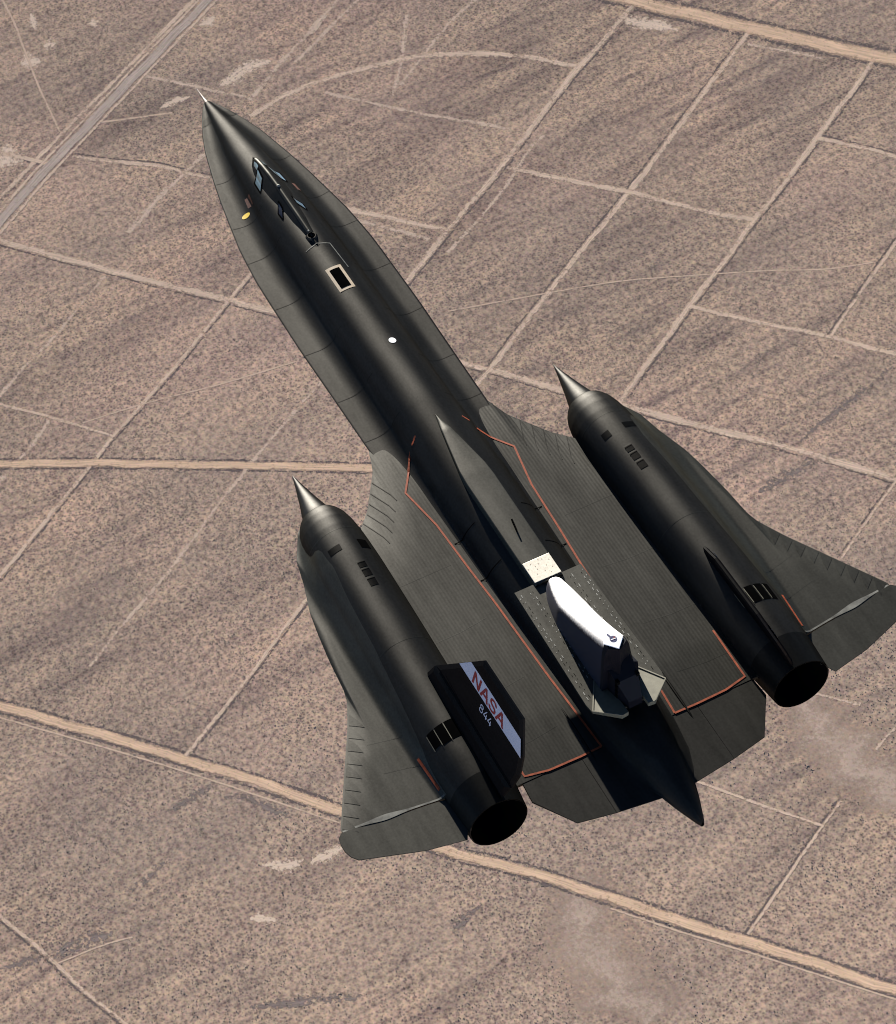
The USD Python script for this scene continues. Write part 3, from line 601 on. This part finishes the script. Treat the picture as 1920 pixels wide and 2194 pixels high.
for sg in (1, -1):
    LEAN = 0.11
    w = obj('wing', wing_half(sg), 'wing', jet, smooth=40)
    ow = obj('outer_wing', outer_half(sg), 'elevon', jet, smooth=40)
    flip = lambda P: [(a, b * sg) for a, b in P]
    tipc = [(28.52, 8.325), (28.63, 8.46), (28.82, 8.50), (29.06, 8.49), (29.28, 8.42), (29.46, 8.28)]
    obj('elevon', flat_wedge(flip([(28.99, 5.53)] + tipc + [(30.08, 6.65), (30.33, 5.58), (29.93, 5.36)]), 28.5, 30.35, .036, .010), 'elevon', jet)
    obj('inboard_elevon', flat_wedge(flip([(29.545, 1.77), (29.545, 3.52), (30.13, 3.56), (31.22, 2.82), (31.42, 1.77)]), 29.5, 31.45, .060, .012), 'inboard_elevon', jet)
    obj('tail_fairing', flat_wedge(flip([(29.545, .2), (29.545, 1.766), (31.42, 1.766), (31.58, .5), (31.58, .2)]), 29.5, 31.6, .060, .012), 'inboard_elevon', jet)
    # scuffed hinge strip of the outer elevon
    hz = [(28.55, 8.28), (28.72, 7.2), (28.86, 6.3), (28.98, 5.53)]
    obj('hinge_strip', drape_line([(a - .05, c * sg) for a, c in hz], lambda t: .05 + .12 * math.exp(-((t - .42) / .16) ** 2) , .004, .08), 'worn', ow)
    # wedge panels along the leading edges
    le = [(18.08, 2.28), (18.42, 2.50), (18.76, 2.72), (19.08, 2.93), (19.40, 3.15), (19.70, 3.38)]
    for a, b in zip(le[:-1], le[1:]):
        g = .012; mid = ((a[0] + b[0]) / 2 + .52, (a[1] + b[1]) / 2 - .10)
        a2 = (a[0] + .03, a[1] - .01); b2 = (b[0] - .005, b[1] - .03)
        obj('leading_edge_panel', drape(flip([a2, b2, (b2[0] + .62, b2[1] - .22), (a2[0] + .5, a2[1] + .02)]), .006, 5, 5), 'edge', w)
        obj('edge_joint', drape_line(flip([(b[0] + .0, b[1] - .02), (b[0] + .75, b[1] - .30), (b[0] + 1.05, b[1] - .36)]), .024, .007, .06), 'faint_seam', w)
    le = [(25.3 + k * .345, float(np.interp(25.3 + k * .345, [25.2, 25.8, 27.5, 28.42], [6.56, 6.85, 7.8, 8.31]))) for k in range(10)]
    for k, (a, b) in enumerate(zip(le[:-1], le[1:])):
        a2 = (a[0] + .05, a[1] - .025); b2 = (b[0] + .02, b[1] - .035)
        obj('leading_edge_panel', drape(flip([a2, b2, (b2[0] + .30, b2[1] - .34), (a2[0] + .34, a2[1] - .12)]), .006, 4, 4), 'edge' if k % 2 else 'edge_dark', ow)
    # spanwise joints on the wing skin
    for s0, dk in ((22.3, .0), (24.4, .1), (26.6, .1), (28.4, .1)):
        obj('skin_joint', drape_line(flip([(s0, 1.85), (s0 + dk, 2.7), (s0 + dk, 3.55)]), .022, .0012, .1), 'joint' if s0 in (24.4, 26.6) else 'edge_dark', w)
    for s0 in (26.4, 27.4):
        obj('skin_joint', drape_line(flip([(s0 + .35, 5.65), (s0 + .1, float(outer_le(6.0)) * 0 + 6.6)]), .018, .0012, .1), 'joint', ow)
    # red no-step lines
    obj('red_line', drape_line(flip([(18.05, .78), (18.30, 1.12), (18.85, 1.46), (19.36, 1.80), (20.85, 1.55), (22.72, 1.46), (24.0, 1.38), (27.0, 1.27), (29.50, 1.12)]), .058, .009), 'red', jet)
    obj('red_line', drape_line(flip([(27.7, 3.40), (29.37, 3.37), (29.50, 2.7), (29.52, 1.8), (29.50, 1.12)]), .058, .008), 'red', jet)
    obj('red_line', drape_line(flip([(27.6, 5.64), (28.72, 5.57)]), .06, .012), 'red', jet)
    # elevon jack fairings, low dark ridges beside the tail
    a = np.linspace(0, 1, 24); P = []
    for t in a:
        r = .045 * math.sin(math.pi * min(1, .04 + t * .96)) ** .5 + .004; s0 = 27.9 + 2.1 * t
        P.append([[-s0, 1.47 * sg + r * math.cos(q), max(float(top_z(s0, 1.47)), .05) - .02 + r * math.sin(q)] for q in np.linspace(-.3, math.pi + .3, 9)])
    obj('jack_fairing', grid(P), 'faint_seam', jet, smooth=40)
    obj('flank_joint', drape_line(flip([(21.7, 1.42), (21.72, 1.1), (21.70, .75)]), .03, .006, .08), 'seam', fus)
    obj('flank_joint', drape_line(flip([(23.2, 1.38), (23.22, 1.1), (23.20, .7)]), .03, .006, .08), 'seam', fus)
    # ---- engine nacelle
    LEAN = 0.0
    ax0, ax1 = (17.05, NY * sg, -.02), (30.2, NE * sg, -.08)
    prof = [(18.97, .60), (18.98, .625), (19.08, .695), (19.28, .785), (19.6, .862), (20.0, .915), (20.5, .95), (21.2, .98), (22.5, 1.0), (24, 1.015), (26, 1.02), (27.5, 1.01), (28.5, .985), (29.3, .935), (30.2, .85), (30.2, .825)]
    fine = [prof[0]] + [(s_, float(np.interp(s_, *zip(*prof[1:-1])))) for s_ in np.concatenate([np.linspace(18.98, 20.4, 26), np.linspace(20.6, 30.2, 40)])] + [prof[-1]]
    nac = obj('nacelle', lathe(fine, ax0, ax1, 96), 'skin', jet, smooth=45)
    obj('inlet_spike', lathe([(17.03, .003), (17.06, .012), (17.6, .135), (18.2, .285), (18.7, .425), (19.0, .50), (19.6, .54), (20.2, .56), (20.6, .5)], ax0, ax1, 64), 'spike', nac, smooth=45)
    obj('inlet_duct', lathe([(18.975, .602), (19.5, .66), (20.4, .66), (20.45, .1)], ax0, ax1, 64), 'pit', nac, smooth=45)
    obj('shaded_ejector_shroud', lathe([(s_, rad_ + .004) for s_, rad_ in fine if s_ >= 29.2], ax0, ax1, 96), 'shroud', nac, smooth=45)  # nozzle end overlaid with the darker skin, its shade painted in
    obj('exhaust_nozzle', lathe([(30.2, .826), (29.8, .78), (29.2, .70), (28.7, .66), (28.65, .01)], ax0, ax1, 64), 'pit', nac, smooth=45)
    rad = lambda q: float(np.interp(q, *zip(*prof[1:-1])))
    def on_nacelle(name, mt, s0, s1, d0, d1, off=.006, skew=0.0, parent=None):
        """A sheet on the nacelle from station s0 to s1, over the arc d0..d1 (degrees from the top, towards the left wing tip)."""
        q = np.linspace(s0, s1, 4); ne = max(9, int(abs(d1 - d0) / 2)); e = np.radians(np.linspace(d0, d1, ne)); P = []
        for a in q:
            row = []
            for i, b in enumerate(e):
                sv = a + skew * (i / (ne - 1)); t = (sv - ax0[0]) / (ax1[0] - ax0[0]); r = rad(sv) + off
                row.append((-sv, ax0[1] + t * (ax1[1] - ax0[1]) + r * math.sin(b), ax0[2] + t * (ax1[2] - ax0[2]) + r * math.cos(b)))
            P.append(row)
        return obj(name, grid(P), mt, parent or nac)
    on_nacelle('cowl_joint', 'edge_dark', 20.21, 20.235, -80, 80, off=.002)
    on_nacelle('cowl_joint', 'edge_dark', 24.6, 24.62, -80, 80, off=.002)
    on_nacelle('bypass_door', 'door', 20.75, 20.97, -15 - 20, -15 + 4) if sg < 0 else on_nacelle('bypass_door', 'door', 20.75, 20.97, 5, 29)
    on_nacelle('bypass_door', 'pit', 20.75, 21.10, -48, -28) if sg > 0 else on_nacelle('bypass_door', 'door', 20.78, 21.02, 17, 33)
    if sg < 0: on_nacelle('bypass_door', 'pit', 20.72, 21.0, -66, -50)
    for k, s0 in enumerate((21.62, 21.90, 22.26)):
        on_nacelle('louver', 'door', s0, s0 + (.2, .26, .28)[k], *((-18, -4) if sg > 0 else (0, 14)))
        on_nacelle('louver_rim', 'edge', s0 - .035, s0 - .01, *((-18, -4) if sg > 0 else (0, 14)), off=.02)
    on_nacelle('flank_slot', 'pit', 21.6, 22.5, 62 * sg - 5, 62 * sg + 5)
    # rear blow-in doors, wells between thin ribs
    for d0, d1 in ((-7, 9), (11, 26), (28, 42), (-30, -12)) if sg > 0 else ((-13, 1), (-30, -16), (-46, -33), (5, 18)):
        dr = on_nacelle('blow_in_door', 'pit', 27.45, 28.02 if d0 < 20 else 27.95, d0, d1)
        on_nacelle('door_rib', 'olive', 27.5, 28.0, d1 + .4, d1 + 1.5, off=.02, parent=dr)
    # ---- all-moving fin, canted inwards
    t15 = math.tan(math.radians(20)); c15, s15 = math.cos(math.radians(20)), math.sin(math.radians(20))
    y0 = 4.32
    def fin3(uv, w):
        uv = np.atleast_2d(np.array(uv, float)); z = uv[:, 1]; y = y0 - (z - .95) * t15
        return np.stack([-uv[:, 0], (y + w * c15) * sg, z + w * s15], 1)
    thick = 0.075
    stub = [(25.80, .82), (26.06, 1.37), (30.33, 1.33), (30.12, .78)]
    moving = [(26.10, 1.42), (27.89, 3.30), (29.97, 3.34), (30.40, 2.48), (30.50, 1.91), (30.37, 1.38)]
    obj('fin_stub', slab(stub, fin3, .085, .12), 'fin', jet)
    fin = obj('fin', slab(moving, fin3, thick, .12), 'fin', jet)
    def on_fin(poly, off=.004):
        q = np.array(poly, float); v = fin3(q, thick + off); return v, np.array([[0, k, k + 1] for k in range(1, len(q) - 1)])
    obj('tail_band', on_fin([(27.04, 2.40), (27.47, 2.86), (30.17, 2.86), (30.38, 2.42)]), 'band', fin)
    def on_fin_text(text, s0, z0, s1, h, mt, bold, name):
        tm = meshkit.text_mesh(text, 1.0, .01, bold); v = np.array(tm.vertices); x0, x1 = v[:, 0].min(), v[:, 0].max(); yh = v[:, 1].max()
        sx = (s1 - s0) / (x1 - x0); x = (v[:, 0] - x0) * sx; x = x if sg > 0 else (s1 - s0) - x
        q = np.stack([s0 + x, z0 + v[:, 1] / yh * h], 1)
        P = np.concatenate([fin3(q[i:i + 1], thick + .006 + v[i, 2] * .3) for i in range(len(q))])
        obj(name, (P, np.array(tm.faces)), mt, fin)
    on_fin_text('NASA', 27.72, 2.455, 29.42, .35, 'letter', True, 'lettering')
    on_fin_text('844', 28.32, 2.05, 28.94, .235, 'band', False, 'tail_number')
    obj('fin_trim_strip', on_fin([(26.6, 1.62), (26.66, 1.62), (27.9, 1.51), (27.9, 1.48)]), 'seam', fin)
LEAN = 0.11

# ------------------------------------------------------------------ the experiment pod on the aircraft's back
POD_AT = np.array([-17.3, 0, .9])
pod = thing('experiment_pod', 'dark canoe fairing with flat plate and white wedge test model on the jet\'s back', 'test pod', tuple(POD_AT))
def pod_obj(name, mesh, mt, parent=None, smooth=False, uv=None, label=None):
    v, f = mesh; return obj(name, (np.asarray(v), f), mt, parent or pod, smooth=smooth, uv=uv, label=label)
hw = tab([(17.9, .012), (18.5, .135), (19.3, .27), (20.2, .41), (20.7, .44), (24.6, .43), (28.6, .42)])
ctop = tab([(17.9, 1.13), (18.6, 1.20), (20.4, 1.19), (24.6, 1.09)])
cs = np.concatenate([np.linspace(17.9, 20.8, 30), np.linspace(21, 23.88, 14)]); P = []
for s0 in cs:
    w, z, c = hw(s0), ctop(s0), min(.03, hw(s0) * .4)
    P.append([(-s0, w + .03, .2), (-s0, w, z - c), (-s0, w - c, z), (-s0, 0, z + .01), (-s0, -w + c, z), (-s0, -w, z - c), (-s0, -w - .03, .2)])
canoe = pod_obj('canoe', grid(P), 'pod_skin', smooth=35)
P = []
for s0 in np.linspace(23.88, 24.70, 4):
    w, z, c = hw(s0), ctop(s0), .03
    P.append([(-s0, w + .03, .2), (-s0, w, z - c), (-s0, w - c, z), (-s0, 0, z + .01), (-s0, -w + c, z), (-s0, -w, z - c), (-s0, -w - .03, .2)])
pod_obj('canoe_centre', grid(P), 'pod_skin', smooth=35)
z0 = lambda s_: float(ctop(s_)) + .016
pod_obj('access_panel', slab([(23.90, .405), (24.63, .405), (24.63, -.425), (23.90, -.425)], lambda q, w: np.stack([-np.asarray(q)[:, 0], np.asarray(q)[:, 1], np.interp(np.asarray(q)[:, 0], [23.9, 24.63], [z0(23.9), z0(24.63)]) + w], 1), .008, .01), 'cream', label='cream panel across the canoe')
for s0, y in [(24.0 + .13 * i + rng.uniform(-.04, .04), -.33 + .165 * k + rng.uniform(-.05, .05)) for i in range(5) for k in range(5) if rng.random() < .6]:
    pod_obj('screw', box((-s0 - .010, y - .010, z0(s0) + .0085), (-s0 + .010, y + .010, z0(s0) + .012)), 'tan', canoe)
pod_obj('probe', bar((-22.42, -.07, 1.185), (-22.84, .0, 1.185), .045, .06), 'seam', canoe)
# aft canoe under the plate
P = []
for s0 in np.linspace(24.70, 29.0, 20):
    w = float(np.interp(s0, [24.7, 28.4, 29.0], [.42, .40, .12])); P.append([(-s0, w + .05, .1), (-s0, w, .93), (-s0, -w, .93), (-s0, -w - .05, .1)])
pod_obj('rear_canoe', grid(P), 'pod_skin', smooth=35)
PZ = 1.03
pl = [(24.60, 1.045), (24.60, -1.055), (28.72, -1.17), (29.0, -1.10), (29.25, -.5), (29.25, .5), (29.0, 1.10), (28.72, 1.14)]
plate = pod_obj('reflection_plate', slab(pl, lambda q, w: np.stack([-np.asarray(q)[:, 0], np.asarray(q)[:, 1], np.full(len(q), PZ - .04) + w], 1), .04, .005), 'pod_skin')
fast = []; holes = []
for k, y in enumerate((-1.0, -.92, -.66, -.58, .58, .66, .92, 1.0)):
    for i in range(19):
        s0 = 24.78 + i * .205 + .05 * (k % 2) + rng.uniform(-.03, .03)
        if s0 > 28.5 or (abs(y) < .7 and s0 > 28.1): continue
        wd = rng.uniform(.03, .11) if rng.random() < .75 else .02
        (fast if rng.random() < .65 else holes).append(box((-s0 - wd, y - .006, PZ + .001), (-s0, y + .006, PZ + .006)))
tag(pod_obj('fastener_rows', join(*fast), 'rivet', plate), kind='stuff'); tag(pod_obj('fastener_holes', join(*holes), 'pit', plate), kind='stuff')
# olive rear wedges of the plate
for sg in (1, -1):
    f3 = lambda P: np.array([(-a, b * sg, c) for a, b, c in P])
    a = [(28.16, .56, PZ + .012), (29.02, 1.10, PZ + .098), (29.52, .50, PZ + .148), (29.50, .30, PZ + .146), (28.40, .30, PZ + .036)]
    top = f3(a); bot = f3([(x, y, PZ - .05 if x < 28.6 else PZ - .02) for x, y, z in a])
    v, f = grid(np.stack([bot, top]), close=True)
    v = np.vstack([v]); f = np.vstack([f, [[5, 6, 7], [5, 7, 8], [5, 8, 9], [0, 2, 1], [0, 3, 2], [0, 4, 3]]])
    wd = pod_obj('rear_wedge', (v, f), 'olive', plate)
    pod_obj('wedge_rim', bar((-28.14, .565 * sg, PZ + .022), (-29.02, 1.105 * sg, PZ + .108), .03, .025), 'pale_edge', wd)
    pod_obj('wedge_rim', bar((-29.02, 1.105 * sg, PZ + .108), (-29.52, .50 * sg, PZ + .158), .025, .025), 'pale_edge', wd)
# the half-span lifting body model standing on the plate
st = np.concatenate([[24.84, 24.86, 24.90, 24.97, 25.06], np.linspace(25.2, 28.45, 34)]); nu = 61; U = np.linspace(0, 1, nu); P = []; UV = []
def model_section(s0):
    t = s0 - 24.84
    b = .57 * min(1, t / 1.3) ** .36 * .98 + .004
    h = min(.06 + .42 * min(1, t / .28) ** .5 + .30 * t + .058 * t * t, 2.40)
    zc = PZ + .002 + .16 * max(0, 1 - t / .35)
    th = math.pi * (U - .5)
    zt = np.cos(th) ** .8
    half = b * (1 - .40 * zt) * np.sqrt(np.maximum(1 - zt ** 9, 0)) * np.minimum(1, 6 * np.abs(np.sin(th)))
    yy = np.sign(np.sin(th)) * half + .16 * zt * min(1, t / 1.2); zz = zt * h
    z = np.minimum(zc + zz, 3.13)
    return np.stack([np.full(nu, -s0), yy, z], 1)
for s0 in st:
    P.append(model_section(s0)); UV.append(np.stack([U, np.full(nu, s0)], 1))
P = np.array(P)
v, f = grid(P)
pm = usdkit.mesh(stage, str(pod.GetPath()) + '/lifting_body', (fit(v) - POD_AT, f), M['model'], smooth=True, uv=np.array(UV).reshape(-1, 2)).GetPrim()
tag(pm, 'white half span lifting body with dark left flank'); body = pm
# rear bulkhead: the model's end is a keel-shaped wedge
last = P[-1]; keel = last.copy(); keel[:, 0] = -28.45 - .36 * np.clip(1 - np.abs(last[:, 1] - .17) / .55, 0, 1)
pod_obj('rear_bulkhead', grid(np.stack([last, keel, np.stack([np.minimum(keel[:, 0], -28.5), np.full(nu, .17), np.linspace(1.05, 1.05, nu)], 1)])), 'engine', body, smooth=35)
# flat white tail facet with its emblem
ZF = 3.136
fac = [(28.20, -.02), (28.20, .36), (28.47, .46), (28.78, .18), (28.50, -.10)]
pod_obj('tail_facet', slab(fac, lambda q, w: np.stack([-np.asarray(q)[:, 0], np.asarray(q)[:, 1], np.full(len(q), ZF + .01) + w], 1), .012, .01), 'white', body)
def flatpoly(P, z): q = np.array(P, float); return np.stack([-q[:, 0], q[:, 1], np.full(len(q), z)], 1), np.array([[0, k, k + 1] for k in range(1, len(q) - 1)])
an = np.linspace(0, 2 * np.pi, 28, endpoint=False); ec = (28.44, .16)
em = pod_obj('emblem', flatpoly([(ec[0] + .098 * math.cos(x), ec[1] + .098 * math.sin(x)) for x in an], ZF + .026), 'navy', body)
pod_obj('emblem_swoosh', flatpoly([(ec[0] - .22, ec[1] + .055), (ec[0] - .20, ec[1] + .085), (ec[0] - .05, ec[1] + .05), (ec[0] - .06, ec[1] - .0)], ZF + .028), 'navy', em)
pod_obj('emblem_chevron', flatpoly([(ec[0] - .07, ec[1] - .05), (ec[0] - .02, ec[1] - .075), (ec[0] + .03, ec[1] - .01), (ec[0] + .01, ec[1] + .0)], ZF + .030), 'letter', em)
pod_obj('emblem_band', flatpoly([(ec[0] - .012, ec[1] + .07), (ec[0] + .012, ec[1] + .07), (ec[0] + .022, ec[1] - .07), (ec[0] + .002, ec[1] - .07)], ZF + .032), 'white', em)
# engine module behind the model
v, f = join(grid([[(-28.45, .42, 1.05), (-28.45, .42, 2.1), (-28.45, -.34, 2.1), (-28.45, -.34, 1.05)], [(-28.95, .34, 1.05), (-28.95, .34, 1.85), (-28.95, -.30, 1.85), (-28.95, -.30, 1.05)], [(-29.35, .2, 1.05), (-29.35, .2, 1.35), (-29.35, -.2, 1.35), (-29.35, -.2, 1.05)]], close=True))
eng = pod_obj('aerospike_engine', (v, np.vstack([f, [[8, 9, 10], [8, 10, 11]]])), 'engine', body)
for k in range(4):
    zt = 1.25 + k * .2; pod_obj('thruster', box((-28.99, .27, zt - .07), (-28.88, .36, zt + .07)), 'door', eng); pod_obj('thruster', box((-28.99, -.33, zt - .07), (-28.88, -.24, zt + .07)), 'door', eng)
pod_obj('side_fairing', grid([[(-27.9, -.50, 1.05), (-27.9, -.50, 1.6), (-27.9, -.40, 1.65)], [(-28.5, -.60, 1.05), (-28.5, -.56, 1.65), (-28.5, -.36, 1.8)], [(-28.7, -.50, 1.05), (-28.7, -.46, 1.55), (-28.7, -.32, 1.7)]]), 'engine', body)
